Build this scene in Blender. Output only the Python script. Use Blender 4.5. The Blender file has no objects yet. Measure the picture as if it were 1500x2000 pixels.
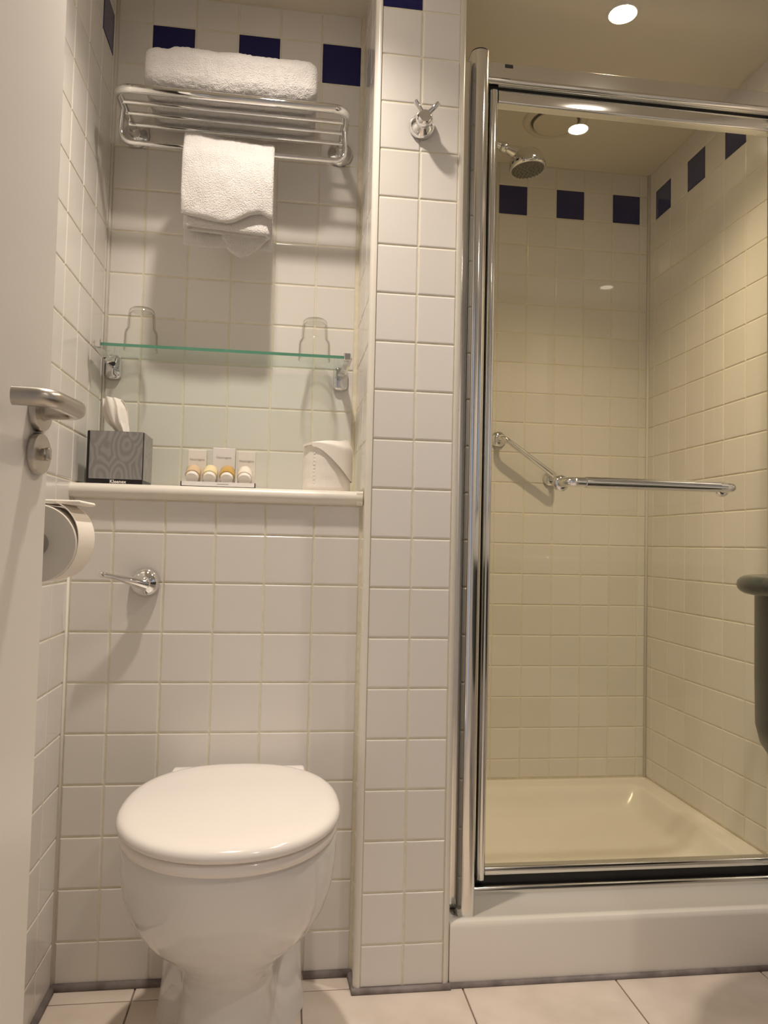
import bpy, bmesh, math, random
from mathutils import Vector, Matrix, noise
random.seed(7)
SC = bpy.context.scene
COL = SC.collection
PI = math.pi

# ------------------------------------------------------------------ camera
cam = bpy.data.cameras.new('camera')
cam.sensor_fit = 'VERTICAL'; cam.sensor_height = 36.0; cam.sensor_width = 27.0
cam.lens = 36.0 * 1462.7 / 2000.0
cam.clip_start = 0.02
camo = bpy.data.objects.new('camera', cam); COL.objects.link(camo)
R_ = Vector((0.9909, -0.1328, 0.0232)).normalized()
F_ = Vector((0.1317, 0.9903, 0.0433)).normalized()
U_ = R_.cross(F_).normalized(); R_ = F_.cross(U_)
camo.matrix_world = Matrix(((R_.x, U_.x, -F_.x, 0.0), (R_.y, U_.y, -F_.y, -1.5596),
                            (R_.z, U_.z, -F_.z, 0.8768), (0, 0, 0, 1)))
SC.camera = camo

# ------------------------------------------------------------------ world and exposure
W = bpy.data.worlds.new('world'); SC.world = W; W.use_nodes = True
bg = W.node_tree.nodes['Background']
bg.inputs[0].default_value = (0.55, 0.68, 1.0, 1); bg.inputs[1].default_value = 0.5
SC.view_settings.view_transform = 'Standard'
SC.view_settings.look = 'None'
SC.view_settings.gamma = 1.0
SC.view_settings.use_curve_mapping = False
SC.view_settings.exposure = 0.58
try:
    SC.cycles.caustics_reflective = False
    SC.cycles.caustics_refractive = False
    SC.cycles.sample_clamp_indirect = 4.0
    SC.cycles.use_denoising = True
    SC.cycles.max_bounces = 14
    SC.cycles.diffuse_bounces = 8
    SC.cycles.glossy_bounces = 6
    SC.cycles.transparent_max_bounces = 16
except Exception:
    pass

LAMP_WARM = (1.0, 0.785, 0.48)
LAMP_SOFT = (1.0, 0.875, 0.745)
LAMPS = [  # x, y, strength, colour, label
    (0.771, 0.098, 37.0, LAMP_WARM, 'bright round downlight in the ceiling just inside the shower'),
    (-0.05, -0.335, 41.0, LAMP_SOFT, 'round ceiling downlight above the toilet'),
    (0.86, -0.43, 31.0, LAMP_SOFT, 'round ceiling downlight above the washbasin counter end'),
    (0.86, -1.73, 38.0, LAMP_SOFT, 'round ceiling downlight above the far end of the counter'),
]

# ------------------------------------------------------------------ helpers
def V(*a): return Vector(a)

def link(name, verts, faces, mat, parent=None, loc=None, smooth=False, midx=None):
    """verts in world coordinates; the object's origin is put at loc (or its parent's origin)."""
    me = bpy.data.meshes.new(name)
    o = bpy.data.objects.new(name, me); COL.objects.link(o)
    org = Vector((0, 0, 0))
    if parent is not None:
        o.parent = parent; org = worldloc(parent)
    elif loc is not None:
        org = Vector(loc); o.location = org
    me.from_pydata([tuple(Vector(v) - org) for v in verts], [], faces)
    ms = mat if isinstance(mat, (list, tuple)) else [mat]
    for m in ms: me.materials.append(m)
    if midx:
        for p, i in zip(me.polygons, midx): p.material_index = i
    if smooth is True:
        for p in me.polygons: p.use_smooth = True
    elif smooth:
        for p in me.polygons: p.use_smooth = True
        try: me.set_sharp_from_angle(angle=math.radians(smooth))
        except Exception: pass
    me.update()
    return o

def worldloc(o):
    l = Vector((0, 0, 0))
    while o is not None:
        l += o.location; o = o.parent
    return l

def tag(o, label=None, cat=None, group=None, kind=None):
    if label: o['label'] = label
    if cat: o['category'] = cat
    if group: o['group'] = group
    if kind: o['kind'] = kind
    return o

def thing(name, loc, label, cat, group=None, kind=None):
    o = bpy.data.objects.new(name, None); COL.objects.link(o)
    o.location = loc; o.empty_display_size = 0.05
    return tag(o, label, cat, group, kind)

def box(a, b, bev=0.0, seg=2):
    """verts, faces of a box between corners a and b, edges rounded"""
    bm = bmesh.new()
    bmesh.ops.create_cube(bm, size=1.0)
    c = [(a[i] + b[i]) / 2 for i in range(3)]; s = [abs(b[i] - a[i]) for i in range(3)]
    for v in bm.verts:
        v.co = Vector((c[0] + v.co.x * s[0], c[1] + v.co.y * s[1], c[2] + v.co.z * s[2]))
    if bev > 0:
        bmesh.ops.bevel(bm, geom=list(bm.edges), offset=bev, segments=seg, profile=0.5, affect='EDGES')
    bm.verts.index_update()
    vs = [v.co.copy() for v in bm.verts]; fs = [[v.index for v in f.verts] for f in bm.faces]
    bm.free()
    return vs, fs

def join(*parts):
    vs, fs = [], []
    for v, f in parts:
        n = len(vs); vs += list(v); fs += [[i + n for i in q] for q in f]
    return vs, fs

def loft(rings, closed=True, cap0=True, cap1=True):
    n = len(rings[0]); vs = [p for r in rings for p in r]; fs = []
    for i in range(len(rings) - 1):
        for j in range(n if closed else n - 1):
            k = (j + 1) % n
            fs.append([i * n + j, i * n + k, (i + 1) * n + k, (i + 1) * n + j])
    if cap0: fs.append(list(range(n))[::-1])
    if cap1: fs.append([(len(rings) - 1) * n + j for j in range(n)])
    return vs, fs

def frame(d):
    d = Vector(d).normalized()
    a = Vector((0, 0, 1)) if abs(d.z) < 0.9 else Vector((1, 0, 0))
    x = d.cross(a).normalized(); y = d.cross(x).normalized()
    return x, y, d

def lathe(base, axis, prof, seg=32):
    """prof: (radius, height along axis) from bottom to top"""
    x, y, d = frame(axis); base = Vector(base); rings = []
    for r, h in prof:
        r = max(r, 1e-5)
        rings.append([base + d * h + (x * math.cos(2 * PI * k / seg) + y * math.sin(2 * PI * k / seg)) * r for k in range(seg)])
    return loft(rings)

def fillet(pts, rad, n=7):
    out = [Vector(pts[0])]
    for i in range(1, len(pts) - 1):
        p, a, b = Vector(pts[i]), Vector(pts[i - 1]), Vector(pts[i + 1])
        da, db = (a - p), (b - p)
        rr = min(rad, da.length * 0.49, db.length * 0.49)
        pa, pb = p + da.normalized() * rr, p + db.normalized() * rr
        for k in range(n + 1):
            t = k / n
            out.append(pa * (1 - t) ** 2 + p * 2 * t * (1 - t) + pb * t * t)
    out.append(Vector(pts[-1]))
    return out

def tube(path, rad, seg=14, closed=False):
    path = [Vector(p) for p in path]; n = len(path); rings = []
    rads = rad if isinstance(rad, (list, tuple)) else [rad] * n
    x = None
    for i, p in enumerate(path):
        t = (path[min(i + 1, n - 1)] - path[max(i - 1, 0)]).normalized()
        if x is None: x = frame(t)[0]
        x = (x - t * x.dot(t)).normalized(); y = t.cross(x)
        rings.append([p + (x * math.cos(2 * PI * k / seg) + y * math.sin(2 * PI * k / seg)) * rads[i] for k in range(seg)])
    return loft(rings)

def prism(poly, axis, a, b):
    """poly: 2D points; axis 'x','y' or 'z' is the extrusion direction"""
    def p3(p, h):
        return {'x': Vector((h, p[0], p[1])), 'y': Vector((p[0], h, p[1])), 'z': Vector((p[0], p[1], h))}[axis]
    return loft([[p3(p, a) for p in poly], [p3(p, b) for p in poly]])

def rrect(w, h, r, n=6, cx=0, cy=0):
    out = []
    for sx, sy, a0 in ((1, 1, 0), (-1, 1, 90), (-1, -1, 180), (1, -1, 270)):
        for k in range(n + 1):
            a = math.radians(a0 + 90 * k / n)
            out.append((cx + sx * (w / 2 - r) + r * math.cos(a), cy + sy * (h / 2 - r) + r * math.sin(a)))
    return out

def lerp_tab(x, xs, ys):
    if x <= xs[0]: return ys[0]
    for i in range(len(xs) - 1):
        if x <= xs[i + 1]:
            t = (x - xs[i]) / (xs[i + 1] - xs[i])
            return ys[i] * (1 - t) + ys[i + 1] * t
    return ys[-1]

# ------------------------------------------------------------------ materials
def mat(name, col, rough=0.5, metal=0.0, spec=0.5, coat=0.0, coat_rough=0.05, bump=None, var=None, sheen=0.0):
    m = bpy.data.materials.new(name); m.use_nodes = True
    nt = m.node_tree; b = nt.nodes['Principled BSDF']
    b.inputs['Base Color'].default_value = (*col, 1); b.inputs['Roughness'].default_value = rough
    b.inputs['Metallic'].default_value = metal; b.inputs['Specular IOR Level'].default_value = spec
    b.inputs['Coat Weight'].default_value = coat; b.inputs['Coat Roughness'].default_value = coat_rough
    b.inputs['Sheen Weight'].default_value = sheen
    tc = None
    if bump or var:
        tc = nt.nodes.new('ShaderNodeTexCoord')
    if var:  # (scale, second colour, low, high)
        nz = nt.nodes.new('ShaderNodeTexNoise'); nz.inputs['Scale'].default_value = var[0]; nz.inputs['Detail'].default_value = 5
        rp = nt.nodes.new('ShaderNodeValToRGB')
        rp.color_ramp.elements[0].position = var[2]; rp.color_ramp.elements[1].position = var[3]
        rp.color_ramp.elements[0].color = (*var[1], 1); rp.color_ramp.elements[1].color = (*col, 1)
        nt.links.new(tc.outputs['Object'], nz.inputs['Vector']); nt.links.new(nz.outputs['Fac'], rp.inputs['Fac'])
        nt.links.new(rp.outputs['Color'], b.inputs['Base Color'])
    if bump:  # (scale, strength, distance)
        nz = nt.nodes.new('ShaderNodeTexNoise'); nz.inputs['Scale'].default_value = bump[0]; nz.inputs['Detail'].default_value = 3
        bp = nt.nodes.new('ShaderNodeBump'); bp.inputs['Strength'].default_value = bump[1]; bp.inputs['Distance'].default_value = bump[2]
        nt.links.new(tc.outputs['Object'], nz.inputs['Vector']); nt.links.new(nz.outputs['Fac'], bp.inputs['Height'])
        nt.links.new(bp.outputs['Normal'], b.inputs['Normal'])
    return m

def thin_glass(name, tint, ior=1.5, rough=0.0, rim=None):
    m = bpy.data.materials.new(name); m.use_nodes = True
    nt = m.node_tree; nt.nodes.remove(nt.nodes['Principled BSDF'])
    out = nt.nodes['Material Output']
    tr = nt.nodes.new('ShaderNodeBsdfTransparent'); tr.inputs[0].default_value = (*tint, 1)
    gl = nt.nodes.new('ShaderNodeBsdfGlossy'); gl.inputs['Roughness'].default_value = rough
    fr = nt.nodes.new('ShaderNodeFresnel'); fr.inputs['IOR'].default_value = ior
    mx = nt.nodes.new('ShaderNodeMixShader')
    if rim is not None:      # the sight line runs longer inside the glass where it grazes the wall
        lw = nt.nodes.new('ShaderNodeLayerWeight'); lw.inputs['Blend'].default_value = 0.32
        rp = nt.nodes.new('ShaderNodeValToRGB')
        rp.color_ramp.elements[0].position = 0.35; rp.color_ramp.elements[0].color = (*tint, 1)
        rp.color_ramp.elements[1].position = 1.0; rp.color_ramp.elements[1].color = (*rim, 1)
        nt.links.new(lw.outputs['Facing'], rp.inputs[0]); nt.links.new(rp.outputs[0], tr.inputs[0])
    ge = nt.nodes.new('ShaderNodeNewGeometry')      # only the outer face of a sheet mirrors: one reflection per surface
    iv = nt.nodes.new('ShaderNodeMath'); iv.operation = 'SUBTRACT'; iv.inputs[0].default_value = 1.0
    mu = nt.nodes.new('ShaderNodeMath'); mu.operation = 'MULTIPLY'
    nt.links.new(ge.outputs['Backfacing'], iv.inputs[1]); nt.links.new(fr.outputs[0], mu.inputs[0]); nt.links.new(iv.outputs[0], mu.inputs[1])
    nt.links.new(mu.outputs[0], mx.inputs[0]); nt.links.new(tr.outputs[0], mx.inputs[1]); nt.links.new(gl.outputs[0], mx.inputs[2])
    nt.links.new(mx.outputs[0], out.inputs[0])
    return m

def emit(name, col, strength):
    m = bpy.data.materials.new(name); m.use_nodes = True
    b = m.node_tree.nodes['Principled BSDF']
    b.inputs['Base Color'].default_value = (1, 1, 1, 1)
    b.inputs['Emission Color'].default_value = (*col, 1); b.inputs['Emission Strength'].default_value = strength
    return m

M = {}
M['tile'] = mat('white glazed tile', (0.74, 0.715, 0.68), 0.16, spec=0.45, bump=(18, 0.06, 0.002))
M['tile_b'] = mat('white glazed tile b', (0.72, 0.695, 0.655), 0.18, spec=0.45, bump=(15, 0.06, 0.002))
M['tile_c'] = mat('white glazed tile c', (0.755, 0.73, 0.70), 0.15, spec=0.45, bump=(21, 0.06, 0.002))
M['blue'] = mat('cobalt glazed tile', (0.006, 0.007, 0.085), 0.12, spec=0.4)
M['grout'] = mat('cream grout', (0.79, 0.74, 0.61), 0.8, var=(60, (0.71, 0.65, 0.50), 0.35, 0.65))
M['floor'] = mat('beige floor tile', (0.73, 0.645, 0.57), 0.32, spec=0.4, var=(9, (0.63, 0.55, 0.475), 0.35, 0.62), bump=(40, 0.05, 0.002))
M['floor_grout'] = mat('brown floor grout', (0.24, 0.19, 0.15), 0.85)
M['seal'] = mat('grey sealant', (0.24, 0.21, 0.20), 0.55, var=(25, (0.14, 0.115, 0.115), 0.35, 0.6))
M['silicone'] = mat('white sealant', (0.74, 0.71, 0.655), 0.4)
M['trim'] = mat('white plastic trim', (0.76, 0.725, 0.66), 0.3)
M['paint'] = mat('cream ceiling paint', (0.74, 0.69, 0.58), 0.75, bump=(90, 0.05, 0.001))
M['wallpaint'] = mat('pale wall paint', (0.70, 0.67, 0.62), 0.7)
M['doorpaint'] = mat('white satin door paint', (0.72, 0.70, 0.675), 0.34, spec=0.4, bump=(6, 0.02, 0.002))
M['chrome'] = mat('polished chrome', (0.80, 0.80, 0.80), 0.045, metal=1.0)
M['silver'] = mat('polished aluminium', (0.78, 0.77, 0.74), 0.11, metal=1.0)
M['steel'] = mat('brushed steel', (0.50, 0.47, 0.43), 0.30, metal=1.0)
M['gap_shade'] = mat('black rubber', (0.012, 0.011, 0.010), 0.5)  # near-black colour for the shaded gaps round the shower door
M['ceramic'] = mat('white sanitary ceramic', (0.725, 0.725, 0.725), 0.07, spec=0.5)
M['seat'] = mat('white seat plastic', (0.82, 0.785, 0.76), 0.13, spec=0.5)
M['acrylic'] = mat('ivory acrylic', (0.78, 0.745, 0.685), 0.2, spec=0.45)
M['towel'] = mat('white terry', (0.73, 0.705, 0.69), 0.95, spec=0.1, bump=(420, 0.9, 0.004), sheen=0.3)
M['pane'] = thin_glass('shower glass', (0.95, 0.95, 0.92), 1.5)
M['shelfglass'] = thin_glass('shelf glass', (0.93, 0.98, 0.95), 1.45)
M['tumbler'] = thin_glass('tumbler glass', (0.985, 0.985, 0.975), 1.45, rim=(0.50, 0.49, 0.44))
M['edge'] = mat('green glass edge', (0.10, 0.27, 0.19), 0.15)
M['paper'] = mat('soft white paper', (0.84, 0.80, 0.75), 0.9, spec=0.1, bump=(180, 0.25, 0.001))
M['paper_end_shade'] = mat('shaded roll end paper', (0.70, 0.69, 0.66), 0.95, spec=0.05, bump=(300, 0.3, 0.001))  # paper greyed: the shadow on the roll's end is in the colour
M['card'] = mat('white card', (0.80, 0.76, 0.70), 0.6)
M['card_b'] = mat('pale card', (0.78, 0.75, 0.74), 0.6)
M['ink'] = mat('grey print', (0.30, 0.27, 0.25), 0.7)
M['black'] = mat('black print', (0.008, 0.006, 0.010), 0.35)
M['whiteink'] = mat('white print', (0.85, 0.83, 0.78), 0.5)
M['amber'] = mat('amber gel', (0.52, 0.33, 0.09), 0.15, spec=0.5)
M['peach'] = mat('peach gel', (0.62, 0.46, 0.30), 0.15, spec=0.5)
M['yellow'] = mat('pale yellow lotion', (0.76, 0.66, 0.40), 0.2)
M['cream'] = mat('cream lotion', (0.78, 0.72, 0.62), 0.2)
M['cap'] = mat('white bottle cap', (0.80, 0.76, 0.71), 0.3)
M['granite'] = mat('dark green stone', (0.050, 0.053, 0.040), 0.22, spec=0.35, var=(70, (0.035, 0.04, 0.03), 0.4, 0.6))
M['apron'] = mat('dark green laminate', (0.045, 0.047, 0.036), 0.3, spec=0.35, var=(8, (0.035, 0.036, 0.024), 0.4, 0.6))
M['nozzle'] = mat('grey shower face', (0.13, 0.125, 0.10), 0.45)
M['mirror'] = mat('mirror silver', (0.85, 0.86, 0.85), 0.01, metal=1.0)
M['badge'] = mat('small dark badge', (0.05, 0.05, 0.055), 0.4)
M['vent'] = mat('cream vent plastic', (0.70, 0.64, 0.52), 0.5)
M['dark'] = mat('vent gap shade', (0.16, 0.135, 0.10), 0.8)

def swirl_material():
    m = bpy.data.materials.new('silver swirl print'); m.use_nodes = True
    nt = m.node_tree; b = nt.nodes['Principled BSDF']
    tc = nt.nodes.new('ShaderNodeTexCoord'); mp = nt.nodes.new('ShaderNodeMapping')
    mp.inputs['Scale'].default_value = (1.0, 1.0, 0.55)
    nz = nt.nodes.new('ShaderNodeTexNoise'); nz.inputs['Scale'].default_value = 26; nz.inputs['Detail'].default_value = 2
    ad = nt.nodes.new('ShaderNodeMixRGB'); ad.blend_type = 'ADD'; ad.inputs[0].default_value = 0.012
    vo = nt.nodes.new('ShaderNodeTexVoronoi'); vo.inputs['Scale'].default_value = 27
    mu = nt.nodes.new('ShaderNodeMath'); mu.operation = 'MULTIPLY'; mu.inputs[1].default_value = 30
    wv = nt.nodes.new('ShaderNodeMath'); wv.operation = 'SINE'
    hf = nt.nodes.new('ShaderNodeMath'); hf.operation = 'MULTIPLY_ADD'; hf.inputs[1].default_value = 0.5; hf.inputs[2].default_value = 0.5
    nt.links.new(tc.outputs['Object'], nz.inputs['Vector'])
    rp = nt.nodes.new('ShaderNodeValToRGB')
    rp.color_ramp.elements[0].color = (0.25, 0.245, 0.24, 1); rp.color_ramp.elements[1].color = (0.335, 0.33, 0.325, 1)
    nt.links.new(tc.outputs['Object'], mp.inputs[0]); nt.links.new(mp.outputs[0], ad.inputs[1]); nt.links.new(nz.outputs['Color'], ad.inputs[2]); nt.links.new(ad.outputs[0], vo.inputs['Vector'])
    nt.links.new(vo.outputs['Distance'], mu.inputs[0]); nt.links.new(mu.outputs[0], wv.inputs[0]); nt.links.new(wv.outputs[0], hf.inputs[0]); nt.links.new(hf.outputs[0], rp.inputs[0]); nt.links.new(rp.outputs[0], b.inputs['Base Color'])
    b.inputs['Roughness'].default_value = 0.3; b.inputs['Metallic'].default_value = 0.25
    return m
M['swirl'] = swirl_material()

# ------------------------------------------------------------------ tiles
TILE_CACHE = {}
GAP = 0.0030
TH = 0.0016
def tile_mesh(w, h, m):
    """a tile of w x h in local x, z, proud along -y; rounded edge"""
    key = (round(w, 4), round(h, 4), m.name)
    if key in TILE_CACHE: return TILE_CACHE[key]
    me = bpy.data.meshes.new('tile')
    vs, fs = [], []
    for ins, d in ((0.0, 0.0), (0.0002, -TH * 0.35), (0.0012, -TH * 0.80), (0.0028, -TH)):
        a, b = w / 2 - ins, h / 2 - ins
        vs += [(-a, d, -b), (a, d, -b), (a, d, b), (-a, d, b)]
    for i in range(3):
        for j in range(4):
            k = (j + 1) % 4
            fs.append((i * 4 + j, i * 4 + k, i * 4 + 4 + k, i * 4 + 4 + j))
    fs.append((12, 13, 14, 15))
    me.from_pydata(vs, [], fs); me.materials.append(m); me.update()
    TILE_CACHE[key] = me
    return me

def cells(lo, hi, origin, pitch=0.1, least=0.012):
    k0 = math.floor((lo - origin) / pitch + 1e-6); out = []
    k = k0
    while origin + k * pitch < hi - 1e-6:
        a, b = max(lo, origin + k * pitch), min(hi, origin + (k + 1) * pitch)
        if b - a > least: out.append((k, a, b))
        k += 1
    return out

ROWS0 = -0.01
def tile_plane(parent, facing, plane, u0, u1, uo, z0, z1, blue=None, limit=None, name='tile'):
    """facing: '-y', '+x' or '-x'; tiles on that plane between u0..u1 and z0..z1; blue(column) in row 20"""
    pl = worldloc(parent); n = 0
    for c, a, b in cells(u0, u1, uo):
        for k, za, zb in cells(z0, z1, ROWS0):
            isb = blue is not None and k == 20 and blue(c)
            m = M['blue'] if isb else random.choice((M['tile'], M['tile'], M['tile_b'], M['tile_c']))
            g = GAP
            me = tile_mesh(b - a - g, zb - za - g, m)
            o = bpy.data.objects.new(name, me); COL.objects.link(o); o.parent = parent
            uc, zc = (a + b) / 2, (za + zb) / 2
            t1, t2 = random.gauss(0, 0.0016), random.gauss(0, 0.0016)
            if facing == '-y': p = Vector((uc, plane, zc)); rz = 0.0
            elif facing == '+x': p = Vector((plane, uc, zc)); rz = PI / 2
            else: p = Vector((plane, uc, zc)); rz = -PI / 2
            o.location = p - pl; o.rotation_euler = (t1, 0, rz + t2)
            n += 1
    return n

def tile_field(parent, facing, plane, u0, u1, uo, z0, z1):
    """the same tiles joined into one part, for stretches that the photograph hides"""
    vs, fs = [], []
    for c, a, b in cells(u0, u1, uo):
        for k, za, zb in cells(z0, z1, ROWS0):
            w, h = b - a - GAP, zb - za - GAP; uc, zc = (a + b) / 2, (za + zb) / 2
            n0 = len(vs)
            for ins, d in ((0.0, 0.0), (0.001, TH * 0.8), (0.0034, TH)):
                x, y = w / 2 - ins, h / 2 - ins
                for su, sz in ((-1, -1), (1, -1), (1, 1), (-1, 1)):
                    if facing == '-y': vs.append((uc + su * x, plane - d, zc + sz * y))
                    elif facing == '+x': vs.append((plane + d, uc + su * x, zc + sz * y))
                    else: vs.append((plane - d, uc - su * x, zc + sz * y))
            for i in range(2):
                for j in range(4):
                    q = (j + 1) % 4
                    fs.append([n0 + i * 4 + j, n0 + i * 4 + q, n0 + i * 4 + 4 + q, n0 + i * 4 + 4 + j])
            fs.append([n0 + 8, n0 + 9, n0 + 10, n0 + 11])
    o = link('tile_field', vs, fs, M['tile'], parent)
    o['kind'] = 'stuff'
    return o

# ------------------------------------------------------------------ the room
XL, XR = -0.424, 1.214        # left wall, right wall
YU, YS, YP = 0.217, 0.828, -0.067   # alcove wall, shower wall, pillar front
ZC = 2.165                    # ceiling
YB = -2.25                    # rear wall
TR = 0.125                    # shower tray top

def slab(name, a, b, m, label, cat='wall'):
    v, f = box(a, b)
    o = link(name, v, f, m, None, (min(a[0], b[0]), min(a[1], b[1]), min(a[2], b[2])))
    return tag(o, label, cat, kind='structure')

floor = slab('floor', (XL - 0.1, YB - 0.1, -0.06), (XR + 0.1, 0.0, -0.003), M['floor_grout'], 'beige tiled bathroom floor with thin brown joints', 'floor')
ceiling = slab('ceiling', (XL - 0.1, YB - 0.1, ZC), (XR + 0.1, YS + 0.1, ZC + 0.05), M['paint'], 'cream painted ceiling with round downlights', 'ceiling')

# left wall: tiled, with the doorway that the open door belongs to
v1 = join(box((XL - 0.1, -1.36, -0.06), (XL, YU + 0.05, ZC)), box((XL - 0.1, YB - 0.1, -0.06), (XL, -2.14, ZC)), box((XL - 0.1, -2.14, 2.0), (XL, -1.36, ZC)))
wall_left = tag(link('wall_left', *v1, M['grout'], None, (XL, 0, 0)), 'white tiled wall behind the open door and toilet roll', 'wall', kind='structure')
tile_plane(wall_left, '+x', XL, -0.62, 0.0, 0.0, 0.0, ZC, blue=lambda c: c % 2 == 1)
tile_plane(wall_left, '+x', XL, 0.0, YU - 0.004, 0.0, 0.975, ZC, blue=lambda c: c % 2 == 1)
tile_field(wall_left, '+x', XL, -1.3, -0.62, 0.0, 0.0, ZC)

wall_niche = tag(link('wall_niche', *box((XL - 0.02, 0.0, -0.06), (0.165, YU + 0.02, 0.957)), M['grout'], None, (XL, 0, 0)),
                 'white tiled boxed-in wall behind the toilet, below the ledge', 'wall', kind='structure')
tile_plane(wall_niche, '-y', 0.0, XL + 0.006, 0.158, -0.338, 0.008, 0.956)

wall_alcove = tag(link('wall_alcove', *box((XL - 0.02, YU, 0.95), (0.165, YU + 0.05, ZC)), M['grout'], None, (XL, YU, 0.95)),
                  'white tiled alcove wall with blue accent tiles above the ledge', 'wall', kind='structure')
tile_plane(wall_alcove, '-y', YU, XL + 0.006, 0.155, -0.341, 0.987, ZC, blue=lambda c: c % 2 == 0)

# pillar between the toilet and the shower
wall_pillar = tag(link('wall_pillar', *box((0.163, YP + 0.003, -0.06), (0.347, YS + 0.02, ZC)), M['grout'], None, (0.16, YP, 0)),
                  'narrow white tiled pillar between toilet and shower, carrying a chrome hook', 'wall', kind='structure')
tile_plane(wall_pillar, '-y', YP + 0.003, 0.1715, 0.257, 0.157, 0.008, ZC, blue=lambda c: True)
tile_plane(wall_pillar, '-y', YP + 0.003, 0.257, 0.3385, 0.257, 0.008, ZC)
tile_plane(wall_pillar, '-x', 0.163, YP + 0.014, -0.004, -0.1, 0.008, 0.956)
tile_plane(wall_pillar, '-x', 0.163, YP + 0.014, YU - 0.004, 0.04, 0.987, ZC)
tile_plane(wall_pillar, '+x', 0.347, YP + 0.014, YS - 0.004, 0.083, TR + 0.004, ZC, blue=lambda c: c % 2 == 0)

wall_back = tag(link('wall_back', *box((0.34, YS, -0.06), (XR + 0.02, YS + 0.05, ZC)), M['grout'], None, (0.35, YS, 0)),
                'white tiled rear wall of the shower with blue accent tiles', 'wall', kind='structure')
tile_plane(wall_back, '-y', YS, 0.353, XR - 0.006, 0.680, TR + 0.004, ZC, blue=lambda c: c % 2 == 0)

wall_right = tag(link('wall_right', *box((XR, YB - 0.1, -0.06), (XR + 0.05, YS + 0.05, ZC)), M['grout'], None, (XR, 0, 0)),
                 'white tiled side wall of the shower, beyond the glass door', 'wall', kind='structure')
# columns run back to front from y = 0.783
tile_plane(wall_right, '-x', XR, -0.06, YS - 0.006, 0.783, TR + 0.004, ZC, blue=lambda c: (-c - 1) % 2 == 0)
tile_field(wall_right, '-x', XR, YB + 0.02, -0.06, 0.783, 0.0, ZC)
wall_rear = slab('wall_rear', (XL - 0.1, YB - 0.05, -0.06), (XR + 0.05, YB, ZC), M['wallpaint'], 'pale painted wall behind the viewer')

# floor tiles
FT = 0.32
fmesh = {}
for i in range(-2, 5):
    for j in range(-8, 1):
        x0, x1 = 0.058 + FT * i, 0.058 + FT * (i + 1)
        y0, y1 = -0.05 + FT * j, -0.05 + FT * (j + 1)
        x0, x1 = max(x0, XL), min(x1, XR); y0, y1 = max(y0, YB), min(y1, 0.0)
        if x1 - x0 < 0.02 or y1 - y0 < 0.02: continue
        w, h = x1 - x0 - 0.003, y1 - y0 - 0.003
        key = (round(w, 4), round(h, 4))
        if key not in fmesh:
            me = bpy.data.meshes.new('floor_tile'); vs, fs = [], []
            for ins, d in ((0, -0.004), (0, -0.001), (0.0012, 0.0)):
                a, b = w / 2 - ins, h / 2 - ins
                vs += [(-a, -b, d), (a, -b, d), (a, b, d), (-a, b, d)]
            for q in range(2):
                for s in range(4):
                    k = (s + 1) % 4; fs.append((q * 4 + s, q * 4 + k, q * 4 + 4 + k, q * 4 + 4 + s))
            fs.append((8, 9, 10, 11)); me.from_pydata(vs, [], fs); me.materials.append(M['floor']); fmesh[key] = me
        o = bpy.data.objects.new('floor_tile', fmesh[key]); COL.objects.link(o); o.parent = floor
        o.location = Vector(((x0 + x1) / 2, (y0 + y1) / 2, 0.0)) - worldloc(floor)

# sealant along the floor
def seal(name, path, r, label, m='seal', cat='sealant'):
    o = link(name, *tube(path, r, 8), M[m], None, path[0], smooth=True)
    return tag(o, label, cat, kind='structure')
seal('baseboard_niche', [(XL, -0.004, 0.004), (0.16, -0.004, 0.004)], 0.0085, 'dark grey sealant line under the tiled wall behind the toilet')
seal('baseboard_left', [(XL + 0.004, -0.01, 0.003), (XL + 0.004, -1.3, 0.003)], 0.008, 'dark grey sealant line along the foot of the door-side wall')
seal('baseboard_pillar', [(0.158, 0.0, 0.003), (0.158, YP - 0.001, 0.003), (0.352, YP - 0.001, 0.003), (0.352, YP + 0.02, 0.003)], 0.0075, 'grey sealant line round the foot of the tiled pillar')
seal('baseboard_tray', [(0.352, -0.064, 0.002), (XR, -0.064, 0.002)], 0.007, 'grey sealant line along the foot of the shower tray')
seal('trim_corner', [(XR - 0.003, YS - 0.003, TR), (XR - 0.003, YS - 0.003, ZC)], 0.0055, 'white sealant bead in the rear corner of the shower', 'silicone')
seal('trim_alcove', [(XL + 0.003, YU - 0.003, 0.985), (XL + 0.003, YU - 0.003, ZC)], 0.0038, 'white sealant bead in the inner corner of the alcove', 'silicone')
seal('trim_niche', [(XL + 0.003, -0.003, 0.01), (XL + 0.003, -0.003, 0.957)], 0.0035, 'white sealant bead in the corner beside the toilet', 'silicone')

# pillar edge trims (quarter rounds)
def edge_trim(name, cx, cy, a0, label):
    pts = []
    r = 0.0125
    for k in range(9):
        a = math.radians(a0 + 90 * k / 8); pts.append((cx + r * math.cos(a), cy + r * math.sin(a)))
    pts.append((cx, cy))
    o = link(name, *prism(pts, 'z', 0.0, ZC), M['trim'], None, (cx, cy, 0), smooth=40)
    return tag(o, label, 'trim', kind='structure')
edge_trim('trim_1', 0.1715, YP + 0.0115, 180, 'rounded white corner trim on the toilet side of the pillar')
edge_trim('trim_2', 0.3385, YP + 0.0115, 270, 'rounded white corner trim on the shower side of the pillar')

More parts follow.
